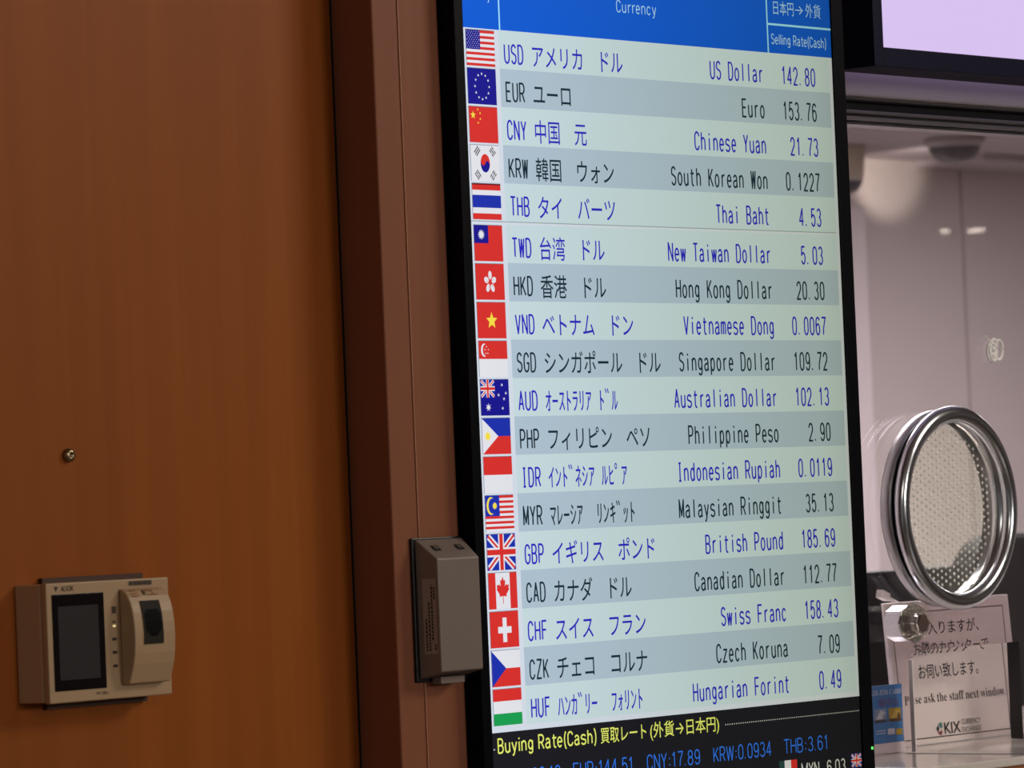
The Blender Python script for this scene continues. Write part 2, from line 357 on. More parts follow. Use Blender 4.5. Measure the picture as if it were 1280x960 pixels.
b.box((0.56, 0.094, 1.7140), (1.5, 0.15, 1.7165), mat('dull_aluminium', (110, 106, 110), 0.4, 0.8))
b.box((0.56, 0.090, 1.7105), (1.5, 0.15, 1.7140), M_alu)
b.box((0.56, 0.096, 1.7092), (1.5, 0.113, 1.7105), M_dark)
b.build('head_rail', win, bevel=0.0006, label='ridged aluminium head rail')
b = MB(); b.box((0.56, 0.09, 1.0885), (0.58, 0.15, 1.709), M_alu); b.build('side_rail', win, bevel=0.001)

# ------------------------------------------------------------------ rate display
D = thing('exchange_rate_display', 'tall black framed screen listing currency exchange rates beside the window', 'screen', (0.2645, 0.03, 0.865))
M_bez = mat('bezel_front', (13, 14, 19), 0.4, spec=0.06)
M_side = mat('bezel_side', (12, 12, 16), 0.45, spec=0.1)
ZB, ZT = 0.8805, 1.8255
b = MB()
for a, c in (((-0.0115, 0, ZB - 0.0115), (0.0, 0.045, ZT + 0.0115)), ((0.526, 0, ZB - 0.0115), (0.5435, 0.045, ZT + 0.0115)),
             ((0.0, 0, ZT), (0.526, 0.045, ZT + 0.0115)), ((0.0, 0, ZB - 0.0115), (0.526, 0.045, ZB))): b.box(a, c, M_bez)
b.build('bezel', D, bevel=0.0006)
b = MB(); b.box((-0.0105, 0.0452, ZB - 0.009), (0.5425, 0.0655, ZT + 0.009), M_side); b.build('back_housing', D)
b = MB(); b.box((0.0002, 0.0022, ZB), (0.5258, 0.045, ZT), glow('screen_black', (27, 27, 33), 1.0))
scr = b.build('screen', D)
led = glow('led_green', (90, 255, 90), 2.0, False)
p = at(1090.5, 935, -0.0005)
b = MB(); b.disc(p.x, p.z, 0.0017, 0.0014, -0.0004, led, 10); b.build('power_light', D, label='tiny green power light')
Y0 = 0.0020
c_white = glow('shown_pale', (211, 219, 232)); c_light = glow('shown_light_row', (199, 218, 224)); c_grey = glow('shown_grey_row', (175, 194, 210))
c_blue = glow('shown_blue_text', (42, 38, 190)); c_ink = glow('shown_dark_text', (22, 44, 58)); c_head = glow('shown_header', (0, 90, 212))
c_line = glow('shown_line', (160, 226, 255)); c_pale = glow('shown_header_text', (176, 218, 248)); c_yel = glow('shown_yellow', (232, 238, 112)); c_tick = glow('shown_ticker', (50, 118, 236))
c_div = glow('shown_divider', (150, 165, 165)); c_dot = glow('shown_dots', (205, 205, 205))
HB = 1.7546
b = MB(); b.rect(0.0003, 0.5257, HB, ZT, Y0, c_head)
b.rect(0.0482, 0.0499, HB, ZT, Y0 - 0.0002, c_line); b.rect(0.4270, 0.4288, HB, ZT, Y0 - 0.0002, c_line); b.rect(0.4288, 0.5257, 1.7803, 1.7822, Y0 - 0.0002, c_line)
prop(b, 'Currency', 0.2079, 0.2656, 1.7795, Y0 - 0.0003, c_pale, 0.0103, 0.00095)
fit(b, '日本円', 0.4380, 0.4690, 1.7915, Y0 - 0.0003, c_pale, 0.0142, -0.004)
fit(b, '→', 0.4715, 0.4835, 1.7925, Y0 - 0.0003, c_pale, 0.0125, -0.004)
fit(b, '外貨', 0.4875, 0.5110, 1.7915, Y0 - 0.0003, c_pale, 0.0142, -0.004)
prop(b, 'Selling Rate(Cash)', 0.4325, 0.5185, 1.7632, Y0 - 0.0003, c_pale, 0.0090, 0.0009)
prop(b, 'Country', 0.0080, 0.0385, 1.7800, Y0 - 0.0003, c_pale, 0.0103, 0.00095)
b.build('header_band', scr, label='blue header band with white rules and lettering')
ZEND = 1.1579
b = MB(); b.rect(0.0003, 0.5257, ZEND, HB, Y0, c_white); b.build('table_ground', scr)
b = MB(); b.rect(0.0003, 0.5205, 1.5900, 1.5908, Y0 - 0.0005, c_div); b.build('divider_line', scr)
ROWS = [('USD', 'アメリカ　ドル', 'US Dollar', '142.80', 0), ('EUR', 'ユーロ', 'Euro', '153.76', 1), ('CNY', '中国　元', 'Chinese Yuan', '21.73', 0),
        ('KRW', '韓国　ウォン', 'South Korean Won', '0.1227', 1), ('THB', 'タイ　バーツ', 'Thai Baht', '4.53', 0), ('TWD', '台湾　ドル', 'New Taiwan Dollar', '5.03', 0),
        ('HKD', '香港　ドル', 'Hong Kong Dollar', '20.30', 1), ('VND', 'ベトナム　ドン', 'Vietnamese Dong', '0.0067', 0), ('SGD', 'シンガポール　ドル', 'Singapore Dollar', '109.72', 1),
        ('AUD', 'ｵｰｽﾄﾗﾘｱ ﾄﾞﾙ', 'Australian Dollar', '102.13', 0), ('PHP', 'フィリピン　ペソ', 'Philippine Peso', '2.90', 1), ('IDR', 'ｲﾝﾄﾞﾈｼｱ ﾙﾋﾟｱ', 'Indonesian Rupiah', '0.0119', 0),
        ('MYR', 'ﾏﾚｰｼｱ　ﾘﾝｷﾞｯﾄ', 'Malaysian Ringgit', '35.13', 1), ('GBP', 'イギリス　ポンド', 'British Pound', '185.69', 0), ('CAD', 'カナダ　ドル', 'Canadian Dollar', '112.77', 1),
        ('CHF', 'スイス　フラン', 'Swiss Franc', '158.43', 0), ('CZK', 'チェコ　コルナ', 'Czech Koruna', '7.09', 1), ('HUF', 'ﾊﾝｶﾞﾘｰ　ﾌｫﾘﾝﾄ', 'Hungarian Forint', '0.49', 0)]
TOPS = [1.7529 - 0.03265 * i for i in range(5)] + [1.5869 - 0.03273 * i for i in range(13)]
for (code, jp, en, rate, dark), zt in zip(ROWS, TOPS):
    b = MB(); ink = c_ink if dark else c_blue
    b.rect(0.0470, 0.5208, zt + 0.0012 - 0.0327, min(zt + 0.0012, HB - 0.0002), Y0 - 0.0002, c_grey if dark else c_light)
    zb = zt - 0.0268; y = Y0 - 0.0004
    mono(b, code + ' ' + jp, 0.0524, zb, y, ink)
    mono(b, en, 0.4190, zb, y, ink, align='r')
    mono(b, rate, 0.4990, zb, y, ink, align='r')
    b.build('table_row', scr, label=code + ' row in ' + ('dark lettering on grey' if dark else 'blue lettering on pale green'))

# flags: drawn in unit coordinates on a 0.0368 x 0.0305 field
FW, FH = 0.0368, 0.0305
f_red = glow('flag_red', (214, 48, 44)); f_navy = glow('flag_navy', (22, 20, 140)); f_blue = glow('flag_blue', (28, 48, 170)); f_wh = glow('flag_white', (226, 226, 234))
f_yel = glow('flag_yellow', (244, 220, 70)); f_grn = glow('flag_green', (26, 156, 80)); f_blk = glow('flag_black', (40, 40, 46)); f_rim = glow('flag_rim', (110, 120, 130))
class Flag:
    def __init__(s, x, zt, w=FW, h=FH): s.b = MB(); s.x = x; s.zt = zt; s.w = w; s.h = h; s.l = 0
    def up(s): s.l += 1; return s
    @property
    def y(s): return Y0 - 0.0005 - 0.00006 * s.l
    def P(s, p): return (s.x + p[0] * s.w, s.zt - s.h + p[1] * s.h)
    def poly(s, pts, m): s.b.poly([s.P(p) for p in pts], s.y, m)
    def rect(s, x0, x1, z0, z1, m): s.poly([(x0, z0), (x1, z0), (x1, z1), (x0, z1)], m)
    def disc(s, x, z, r, m, n=16, rz=None):
        s.poly([(x + r * math.cos(2 * math.pi * t / n), z + (rz or r * s.w / s.h) * math.sin(2 * math.pi * t / n)) for t in range(n)], m)
    def star(s, x, z, r, m, n=5, k=0.40, rot=0.0):
        pts = []
        for t in range(2 * n):
            q = r if t % 2 == 0 else r * k; w = math.pi / 2 + rot + math.pi * t / n
            pts.append((x + q * math.cos(w), z + q * s.w / s.h * math.sin(w)))
        c = (x, z)
        for t in range(2 * n): s.poly([c, pts[t], pts[(t + 1) % (2 * n)]], m)
    def strip(s, a, c, wd, m):
        ax, az = a[0], a[1] * s.h / s.w; cx, cz = c[0], c[1] * s.h / s.w
        d = Vector((cx - ax, cz - az)).normalized(); n = Vector((-d.y, d.x)) * wd / 2; k = s.w / s.h
        s.poly([(ax + n.x, (az + n.y) * k), (cx + n.x, (cz + n.y) * k), (cx - n.x, (cz - n.y) * k), (ax - n.x, (az - n.y) * k)], m)
    def jack(s, x0, x1, z0, z1):
        q = lambda u, v: (x0 + u * (x1 - x0), z0 + v * (z1 - z0)); W_ = x1 - x0
        s.rect(x0, x1, z0, z1, f_blue); s.up()
        for u in ((0, 0, 1, 1), (0, 1, 1, 0)):
            e = 0.06
            s.strip(q(u[0] + e, u[1] + (e if u[1] == 0 else -e)), q(u[2] - e, u[3] + (e if u[3] == 0 else -e)), 0.15 * W_, f_wh)
        s.up()
        for u in ((0, 0, 1, 1), (0, 1, 1, 0)):
            e = 0.04
            s.strip(q(u[0] + e, u[1] + (e if u[1] == 0 else -e)), q(u[2] - e, u[3] + (e if u[3] == 0 else -e)), 0.055 * W_, f_red)
        s.up(); s.poly([q(*p) for p in ((0.40, 0), (0.60, 0), (0.60, 1), (0.40, 1))], f_wh); s.poly([q(*p) for p in ((0, 0.37), (1, 0.37), (1, 0.63), (0, 0.63))], f_wh)
        s.up(); s.poly([q(*p) for p in ((0.44, 0), (0.56, 0), (0.56, 1), (0.44, 1))], f_red); s.poly([q(*p) for p in ((0, 0.425), (1, 0.425), (1, 0.575), (0, 0.575))], f_red)
def fl_usd(f):
    for i in range(13): f.rect(0, 1, i / 13, (i + 1) / 13, f_red if i % 2 == 0 else f_wh)
    f.up(); f.rect(0, 0.49, 6 / 13, 1, f_navy); f.up()
    for r in range(9):
        for c in range(6 - r % 2): f.disc(0.045 + c * 0.08 + (r % 2) * 0.04, 0.955 - r * 0.056, 0.0105, f_wh, 6)
def fl_eur(f):
    f.rect(0, 1, 0, 1, f_navy); f.up()
    for i in range(12): f.star(0.5 + 0.25 * math.sin(i * math.pi / 6), 0.5 + 0.355 * math.cos(i * math.pi / 6), 0.038, f_wh)
def fl_cny(f):
    f.rect(0, 1, 0, 1, f_red); f.up(); f.star(0.14, 0.76, 0.10, f_yel)
    for p in ((0.31, 0.92), (0.39, 0.82), (0.39, 0.66), (0.31, 0.55)): f.star(p[0], p[1], 0.033, f_yel)
def fl_krw(f):
    f.rect(0, 1, 0, 1, f_wh); f.up(); cx, cz, r, k = 0.5, 0.5, 0.165, 0.258
    arc = lambda a, c, n=12: [(math.cos(a + (c - a) * i / n), math.sin(a + (c - a) * i / n)) for i in range(n + 1)]
    tilt = -0.5; E = lambda p: (cx + r * (p[0] * math.cos(tilt) - p[1] * math.sin(tilt)), cz + k * (p[0] * math.sin(tilt) + p[1] * math.cos(tilt)))
    f.poly([E(p) for p in arc(0, math.pi)], f_red); f.poly([E(p) for p in arc(math.pi, 2 * math.pi)], f_navy); f.up()
    f.poly([E((-0.5 + 0.5 * p[0], 0.5 * p[1])) for p in arc(0, 2 * math.pi)[:-1]], f_red); f.poly([E((0.5 + 0.5 * p[0], 0.5 * p[1])) for p in arc(0, 2 * math.pi)[:-1]], f_navy)
    for sx, sz, br in ((-1, 1, (0, 0, 0)), (1, -1, (1, 1, 1)), (1, 1, (1, 0, 1)), (-1, -1, (0, 1, 0))):
        d = Vector((-sz * 0.066, sx * 0.090)); n = Vector((sx * 0.032, sz * 0.036)); o = Vector((0.5 + sx * 0.27, 0.5 + sz * 0.33))
        for i in (-1, 0, 1):
            c = o + n * i * 1.25
            if br[i + 1]:
                f.strip(c - d, c - d * 0.12, 0.028, f_blk); f.strip(c + d * 0.12, c + d, 0.028, f_blk)
            else: f.strip(c - d, c + d, 0.028, f_blk)
def fl_thb(f):
    f.rect(0, 1, 0, 1, f_wh); f.up(); f.rect(0, 1, 0.82, 1, f_red); f.rect(0, 1, 0, 0.17, f_red); f.rect(0, 1, 0.33, 0.68, f_blue); f.up(); f.rect(0, 1, 0.965, 1, glow('flag_maroon', (110, 20, 30)))
def fl_twd(f):
    f.rect(0, 1, 0, 1, f_red); f.up(); f.rect(0, 0.5, 0.5, 1, f_navy); f.up(); f.star(0.25, 0.74, 0.125, f_wh, 12, 0.55); f.up(); f.disc(0.25, 0.74, 0.055, f_wh)
def fl_hkd(f):
    f.rect(0, 1, 0, 1, f_red); f.up()
    for i in range(5):
        w = math.pi / 2 + i * 2 * math.pi / 5; pts = []
        for t in range(10):
            a = 2 * math.pi * t / 10; u = 0.135 + 0.085 * math.cos(a); v = 0.062 * math.sin(a)
            pts.append((0.5 + u * math.cos(w) - v * math.sin(w), 0.49 + (u * math.sin(w) + v * math.cos(w)) * 1.45))
        f.poly(pts, f_wh)
    f.up()
    for i in range(5):
        w = math.pi / 2 + i * 2 * math.pi / 5; f.strip((0.5, 0.49), (0.5 + 0.13 * math.cos(w + 0.2), 0.49 + 0.19 * math.sin(w + 0.2)), 0.012, f_red)
def fl_vnd(f): f.rect(0, 1, 0, 1, f_red); f.up(); f.star(0.5, 0.49, 0.20, f_yel, k=0.45)
def fl_sgd(f):
    f.rect(0, 1, 0, 1, f_wh); f.up(); f.rect(0, 1, 0.5, 1, f_red); f.up(); f.disc(0.19, 0.745, 0.115, f_wh, rz=0.185); f.up(); f.disc(0.235, 0.745, 0.10, f_red, rz=0.165); f.up()
    for p in ((0.27, 0.84), (0.21, 0.76), (0.33, 0.76), (0.235, 0.655), (0.31, 0.655)): f.star(p[0], p[1], 0.026, f_wh)
def fl_aud(f):
    f.rect(0, 1, 0, 1, f_navy); f.up(); f.jack(0, 0.5, 0.5, 1); f.up(); f.star(0.25, 0.23, 0.10, f_wh, 7)
    for p in ((0.75, 0.85), (0.62, 0.57), (0.88, 0.62), (0.75, 0.2), (0.81, 0.46)): f.star(p[0], p[1], 0.042, f_wh, 7)
def fl_php(f): f.rect(0, 1, 0.5, 1, f_blue); f.rect(0, 1, 0, 0.5, f_red); f.up(); f.poly([(0, 0), (0.56, 0.5), (0, 1)], f_wh); f.up(); f.star(0.19, 0.5, 0.12, f_yel, 8, 0.6)
def fl_idr(f): f.rect(0, 1, 0, 1, f_wh); f.up(); f.rect(0, 1, 0.5, 1, f_red)
def fl_myr(f):
    for i in range(14): f.rect(0, 1, i / 14, (i + 1) / 14, f_wh if i % 2 == 0 else f_red)
    f.up(); f.rect(0, 0.5, 6 / 14, 1, f_blue); f.up(); f.disc(0.2, 0.715, 0.155, f_yel, rz=0.25); f.up(); f.disc(0.245, 0.715, 0.135, f_blue, rz=0.215); f.up(); f.star(0.33, 0.715, 0.09, f_yel, 14, 0.6)
def fl_gbp(f): f.jack(0, 1, 0, 1)
def fl_cad(f):
    f.rect(0, 1, 0, 1, f_wh); f.up(); f.rect(0, 0.25, 0, 1, f_red); f.rect(0.75, 1, 0, 1, f_red)
    h = [(0, 0.44), (0.05, 0.31), (0.10, 0.34), (0.08, 0.14), (0.15, 0.22), (0.165, 0.17), (0.24, 0.19), (0.215, 0.08), (0.245, 0.05), (0.13, -0.11), (0.14, -0.18), (0.012, -0.16), (0.012, -0.30)]
    for a, c in zip(h, h[1:]):
        for sgn in (1, -1): f.poly([(0.5, 0.52), (0.5 + sgn * a[0] * 0.92, 0.5 + a[1] * 0.9), (0.5 + sgn * c[0] * 0.92, 0.5 + c[1] * 0.9)], f_red)
    f.rect(0.489, 0.511, 0.14, 0.52, f_red)
def fl_chf(f): f.rect(0, 1, 0, 1, f_red); f.up(); f.rect(0.44, 0.58, 0.15, 0.83, f_wh); f.rect(0.275, 0.745, 0.40, 0.58, f_wh)
def fl_czk(f): f.rect(0, 1, 0.5, 1, f_wh); f.rect(0, 1, 0, 0.5, f_red); f.up(); f.poly([(0, 0), (0.5, 0.5), (0, 1)], f_blue)
def fl_huf(f): f.rect(0, 1, 0, 1, f_wh); f.up(); f.rect(0, 1, 0.67, 1, f_red); f.rect(0, 1, 0, 0.33, f_grn)
FLAGS = [(fl_usd, 'red and white striped flag with starry blue corner'), (fl_eur, 'dark blue flag with a ring of white stars'), (fl_cny, 'red flag with yellow stars in the corner'),
         (fl_krw, 'white flag with a red and blue disc'), (fl_thb, 'flag of red, white and blue bands'), (fl_twd, 'red flag with a white sun in a blue corner'),
         (fl_hkd, 'red flag with a white flower'), (fl_vnd, 'red flag with one large yellow star'), (fl_sgd, 'red over white flag with crescent'), (fl_aud, 'dark blue flag with union cross corner'),
         (fl_php, 'blue over red flag with white triangle'), (fl_idr, 'plain red over white flag'), (fl_myr, 'striped flag with crescent and star corner'), (fl_gbp, 'blue flag with red and white crosses'),
         (fl_cad, 'red and white flag with maple leaf'), (fl_chf, 'red flag with white cross'), (fl_czk, 'white over red flag with blue triangle'), (fl_huf, 'red, white and green banded flag')]
for (fn, lab), zt in zip(FLAGS, TOPS):
    f = Flag(0.0042, zt)
    f.rect(-0.016, 1.0, 0.0, 1.016, f_rim); f.up(); fn(f); f.b.build('flag_icon', scr, label=lab)
# the lower black field: buying rates
b = MB(); y = Y0 - 0.0003
prop(b, 'Buying Rate(Cash)', 0.0075, 0.1400, 1.1408, y, c_yel, 0.0117, 0.00145)
fit(b, '買取レート', 0.1445, 0.2075, 1.1407, y, c_yel, 0.0150, 0.004)
fit(b, '(外貨→日本円)', 0.2130, 0.3115, 1.1407, y, c_yel, 0.0150, 0.004)
b.build('buying_heading', scr, label='yellow heading line')
b = MB()
for i in range(64): x = 0.3212 + i * (0.523 - 0.3212) / 63; b.disc(x, 1.1445, 0.0008, 0.0006, y, c_dot, 6)
b.build('dotted_rule', scr, label='dotted white rule right of the yellow heading')
b = MB()
for x in (0.0010, 0.0034): b.disc(x, 1.1440, 0.0009, 0.0007, y, c_dot, 6)
b.build('dotted_rule', scr, label='two white dots left of the yellow heading')
for s, x0, x1 in (('USD:136.10', 0.0108, 0.0886), ('EUR:144.51', 0.1047, 0.1876), ('CNY:17.89', 0.2061, 0.2823), ('KRW:0.0934', 0.3009, 0.3871), ('THB:3.61', 0.4053, 0.4738)):
    b = MB(); prop(b, s, x0, x1 + 0.001, 1.1125, y, c_tick, 0.0125, 0.00115)
    b.build('ticker_entry', scr, label='blue ' + s[:3] + ' buying rate')
b = MB(); prop(b, 'MXN  6.03', 0.4305, 0.5000, 1.0895, y, c_dot, 0.0120, 0.0013)
b.build('ticker_entry', scr, label='white MXN buying rate at the bottom edge')
f = Flag(0.3975, 1.1062, 0.0270, 0.020); f.rect(0, 0.3, 0, 1, glow('flag_dim_green', (40, 70, 70))); f.rect(0.3, 0.66, 0, 1, f_wh); f.rect(0.66, 1, 0, 1, f_red); f.b.build('flag_icon', scr, label='green, white and red flag at the bottom edge')
f = Flag(0.5080, 1.1050, 0.0160, 0.0125); f.jack(0, 1, 0, 1); f.b.build('flag_icon', scr, label='small union cross flag at the bottom edge')

# ------------------------------------------------------------------ second display, top right
D2 = thing('wall_display', 'black framed screen glowing plain lavender above the window', 'screen', (1.08, 0.0, 1.7503))
M_b2 = mat('bezel_navy', (24, 24, 46), 0.45, spec=0.08)
x0, x1, z0, z1 = 0.5922, 1.552, 1.7503, 2.30
b = MB()
for a, c in (((x0, 0, z0), (x0 + 0.0155, 0.05, z1)), ((x1 - 0.0155, 0, z0), (x1, 0.05, z1)), ((x0 + 0.0155, 0, z0), (x1 - 0.0155, 0.05, z0 + 0.0187)), ((x0 + 0.0155, 0, z1 - 0.0187), (x1 - 0.0155, 0.05, z1))): b.box(a, c, M_b2)
b.build('bezel', D2, bevel=0.0008)
b = MB(); b.box((x0 + 0.0157, 0.003, z0 + 0.0189), (x1 - 0.0157, 0.05, z1 - 0.0189), glow('shown_lavender', (216, 194, 240), 1.0, False)); b.build('screen', D2)
b = MB(); b.box((0.95, 0.0502, 1.92), (1.2, 0.0798, 2.15), M_black); b.build('wall_bracket', D2)

# ------------------------------------------------------------------ door contact sensor on the jamb
M_grey = mat('grey_plastic', (134, 120, 112), 0.42, bump=(900, 0.04))
Sn = thing('door_sensor', 'grey plastic alarm contact box with sloped top on the reddish door post', 'sensor', (-0.044, 0.016, 1.207))
yb, yf = 0.0158, -0.0085
b = MB()
x0, x1 = -0.0738, -0.0145; fx0, fx1 = -0.0706, -0.0178
prof = [(yb, 1.2075), (yb, 1.3232), (yb - 0.004, 1.3232), (yf, 1.3071), (yf, 1.2135), (yb - 0.006, 1.2090)]
vs = []
for yy, zz in prof:
    t = (yb - yy) / (yb - yf); vs += [(x0 + (fx0 - x0) * t, yy, zz), (x1 + (fx1 - x1) * t, yy, zz)]
n = len(prof); fs = [(2 * i, 2 * i + 1, 2 * ((i + 1) % n) + 1, 2 * ((i + 1) % n)) for i in range(n)] + [tuple(2 * i for i in range(n))[::-1], tuple(2 * i + 1 for i in range(n))]
b.add(vs, fs, M_grey); b.build('cover', Sn, bevel=0.0012, seg=3, recalc=True)
b = MB(); b.box((-0.0775, 0.0128, 1.2050), (-0.0140, 0.0160, 1.3250), M_black); b.build('back_edge', Sn, bevel=0.001, label='black edge behind the cover')  # thin black box, slightly larger than the cover
for xx in (-0.0595, -0.030):
    b = MB(); t = 0.45; zz = 1.3232 + (1.3071 - 1.3232) * t; yy = yb - 0.004 + (yf - yb + 0.004) * t
    d = Vector((0, yf - yb + 0.004, 1.3071 - 1.3232)).normalized(); nn = Vector((0, d.z, -d.y)); nn = nn if nn.z > 0 else -nn
    c = Vector((xx, yy, zz)) + nn * 0.0003; w = Vector((0.0045, 0, 0)); h = d * 0.0035
    b.add([c - w - h, c + w - h, c + w + h, c - w + h], [(0, 1, 2, 3)], M_dark)
    c2 = c + nn * 0.0006; w = Vector((0.0026, 0, 0)); h = d * 0.002
    b.add([c2 - w - h, c2 + w - h, c2 + w + h, c2 - w + h], [(0, 1, 2, 3)], mat('screw_bright', (190, 180, 170), 0.3, 0.8))
    b.build('screw_slot', Sn, label='dark screw slot')
M_stk = mat('sticker_grey', (172, 158, 148), 0.5); M_ink = mat('print_dark', (52, 44, 42), 0.6)
b = MB()
def on_side(yy, zz, off):
    t = (yb - yy) / (yb - yf); return (x0 + (fx0 - x0) * t - off, yy, zz)
def side_quad(ya, yc, za, zc, off, m): b.add([on_side(ya, za, off), on_side(yc, za, off), on_side(yc, zc, off), on_side(ya, zc, off)], [(0, 3, 2, 1)], m)
side_quad(0.0075, -0.0058, 1.2285, 1.2910, 0.0002, M_stk)
for yy, za, zc in ((0.0045, 1.2310, 1.2575), (0.0015, 1.2310, 1.2720), (-0.0015, 1.2400, 1.2860), (-0.004, 1.2320, 1.2365), (-0.004, 1.2740, 1.2840)):
    z = za
    while z < zc:
        l = random.uniform(0.0012, 0.0030); side_quad(yy + 0.0008, yy - 0.0008, z, min(z + l, zc), 0.0004, M_ink); z += l + 0.0008
b.build('data_sticker', Sn, label='narrow sticker with fine print on the left side')
b = MB(); b.box((-0.060, 0.002, 1.2030), (-0.030, 0.012, 1.2088), M_grey); b.build('release_tab', Sn, bevel=0.0006)

# ------------------------------------------------------------------ access terminal on the wooden wall
M_iv = mat('ivory_plastic', (186, 154, 118), 0.45, bump=(1200, 0.03)); M_iv2 = mat('beige_plastic', (190, 150, 112), 0.5)
M_scr = mat('terminal_glass', (24, 21, 22), 0.15); M_lcd = mat('terminal_lcd', (52, 48, 50), 0.3); M_prt = mat('terminal_print', (48, 30, 24), 0.6)
T = thing('fingerprint_terminal', 'ivory fingerprint access terminal with dark screen on the wooden wall', 'access terminal', (-0.41, 0.062, 1.2115))
xl, xr, zb_, zt_, yf = -0.4820, -0.3427, 1.2117, 1.3040, 0.034
b = MB()
vs = [(X, Y, Z) for Y, X0, X1 in ((0.0403, xl + 0.0062, xr - 0.0005), (0.0617, xl, xr - 0.001)) for X, Z in ((X0, zb_ + 0.0008), (X1, zb_ + 0.0008), (X1, zt_ - 0.0008), (X0, zt_ - 0.0008))]
b.add(vs, [(0, 1, 2, 3), (7, 6, 5, 4), (0, 4, 5, 1), (1, 5, 6, 2), (2, 6, 7, 3), (3, 7, 4, 0)], M_iv2); b.build('rear_housing', T, bevel=0.0012, seg=2, recalc=True)
b = MB(); b.box((xl + 0.0070, yf, zb_), (xr, 0.0402, zt_), M_iv); b.build('front_panel', T, bevel=0.0012, seg=3)
b = MB(); b.box((-0.456, 0.0575, 1.2065), (-0.3475, 0.0618, 1.3078), mat('shadow_brown', (70, 42, 26), 0.6)); b.build('shadow_plate', T, label='dark plate standing in for the shadow above and below')  # brown plate paints in the shadow around the terminal
b = MB(); b.box((-0.4694, yf - 0.0008, 1.2209), (-0.4147, yf + 0.001, 1.2952), M_scr); bz = b.build('screen', T, bevel=0.0004)
b = MB(); b.rect(-0.4642, -0.4214, 1.2292, 1.2858, yf - 0.00105, M_lcd); b.build('display_area', bz, label='grey display area')
b = MB(); b.poly([(-0.4663, 1.3010), (-0.4620, 1.3010), (-0.4650, 1.2974)], yf - 0.0003, M_prt)
fit(b, 'ALSOK', -0.4600, -0.4462, 1.2975, yf - 0.0003, M_prt, 0.0054, 0.006, 0.25); b.build('maker_mark', T, label='dark printed maker mark above the screen')
b = MB(); fit(b, 'FP-28G', -0.4254, -0.4131, 1.2162, yf - 0.0003, M_prt, 0.0031, 0.0); b.build('model_mark', T)
b = MB(); b.rect(-0.4060, -0.4012, 1.2780, 1.2835, yf - 0.0002, mat('print_brown', (110, 90, 72), 0.6))
for i in range(3):
    for k in range(2): b.rect(-0.4056 + k * 0.0022, -0.4040 + k * 0.0022, 1.2785 + i * 0.0017, 1.2796 + i * 0.0017, yf - 0.0003, M_prt)
b.build('button_legend', T)
b = MB(); b.rect(-0.4056, -0.4026, 1.2676, 1.2690, yf - 0.0004, glow('lamp_amber', (235, 220, 150), 1.0, False)); b.rect(-0.4058, -0.4024, 1.2706, 1.2722, yf - 0.0003, mat('print_brown', (110, 90, 72), 0.6)); b.build('status_lamp', T, label='small lit amber lamp')
for zz in (1.2581, 1.2478, 1.2373):
    b = MB(); b.box((-0.4063, yf - 0.0006, zz - 0.0011), (-0.4022, yf + 0.0005, zz + 0.0011), M_prt); b.build('button', T, label='tiny dark button')
# scanner hump
PR = [(1.2970, 0.0005), (1.2945, 0.0060), (1.2905, 0.0092), (1.2850, 0.0118), (1.2780, 0.0137), (1.2700, 0.0148), (1.2620, 0.0153), (1.2540, 0.0151), (1.2460, 0.0144), (1.2380, 0.0128), (1.2310, 0.0106), (1.2240, 0.0082), (1.2225, 0.0075), (1.2222, 0.0)]
hx0, hx1 = -0.3965, -0.3520
b = MB(); n = len(PR)
vs = [(hx0 - 0.0012 * (1 - d / 0.0153), yf - d, z) for z, d in PR] + [(hx1, yf - d, z) for z, d in PR]
b.add(vs, [(i, i + 1, n + i + 1, n + i) for i in range(n - 1)] + [tuple(range(n))[::-1], tuple(n + i for i in range(n)), (n - 1, 0, n, 2 * n - 1)], M_iv)
hp = b.build('finger_scanner', T, recalc=True, bevel=0.0012, seg=3)
def prot(z):
    for (za, da), (zc, dc) in zip(PR, PR[1:]):
        if zc <= z <= za: return dc + (da - dc) * (z - zc) / (za - zc)
    return 0
def patch(xa, xc, za, zc, off, m, sk=0.0):
    k = 8; vs = []
    for i in range(k + 1):
        z = za + (zc - za) * i / k; vs += [(xa + sk * i / k, yf - prot(z) - off, z), (xc + sk * i / k, yf - prot(z) - off, z)]
    b.add(vs, [(2 * i, 2 * i + 1, 2 * i + 3, 2 * i + 2) for i in range(k)][:], m, True)
b = MB(); patch(-0.3868, -0.3660, 1.2868, 1.2530, 0.0009, mat('scanner_grey', (48, 44, 40), 0.6, spec=0.1)); w = b.build('finger_window', hp, recalc=False, label='dark finger window')
b = MB()
M_lens = mat('scanner_black', (6, 7, 6), 0.6, spec=0.08)
lv = [(0.0095, 0.0060), (0.0060, 0.0085), (0.0, 0.0086), (-0.0060, 0.0085), (-0.0088, 0.0060), (-0.0115, 0.0028)]
for (za, wa), (zc, wc) in zip(lv, lv[1:]):
    z1_, z2_ = 1.2705 + za, 1.2705 + zc
    b.add([(-0.3764 - wa, yf - prot(z1_) - 0.0013, z1_), (-0.3764 + wa, yf - prot(z1_) - 0.0013, z1_), (-0.3764 + wc, yf - prot(z2_) - 0.0013, z2_), (-0.3764 - wc, yf - prot(z2_) - 0.0013, z2_)], [(0, 3, 2, 1)], M_lens)
b.build('lens', hp, label='black eight sided lens')
b = MB(); b.rect(-0.3867, -0.3614, 1.2986, 1.3024, yf - 0.0003, mat('tape_olive', (118, 100, 76), 0.5))
x = -0.3857
while x < -0.3630:
    l = random.uniform(0.0008, 0.0020); b.rect(x, min(x + l, -0.3625), 1.2992, 1.3019, yf - 0.0005, M_prt); x += l + 0.0007
b.build('serial_sticker', T, label='small olive sticker with dark characters')
b = MB(); M_pk = mat('print_pink', (160, 92, 72), 0.6)
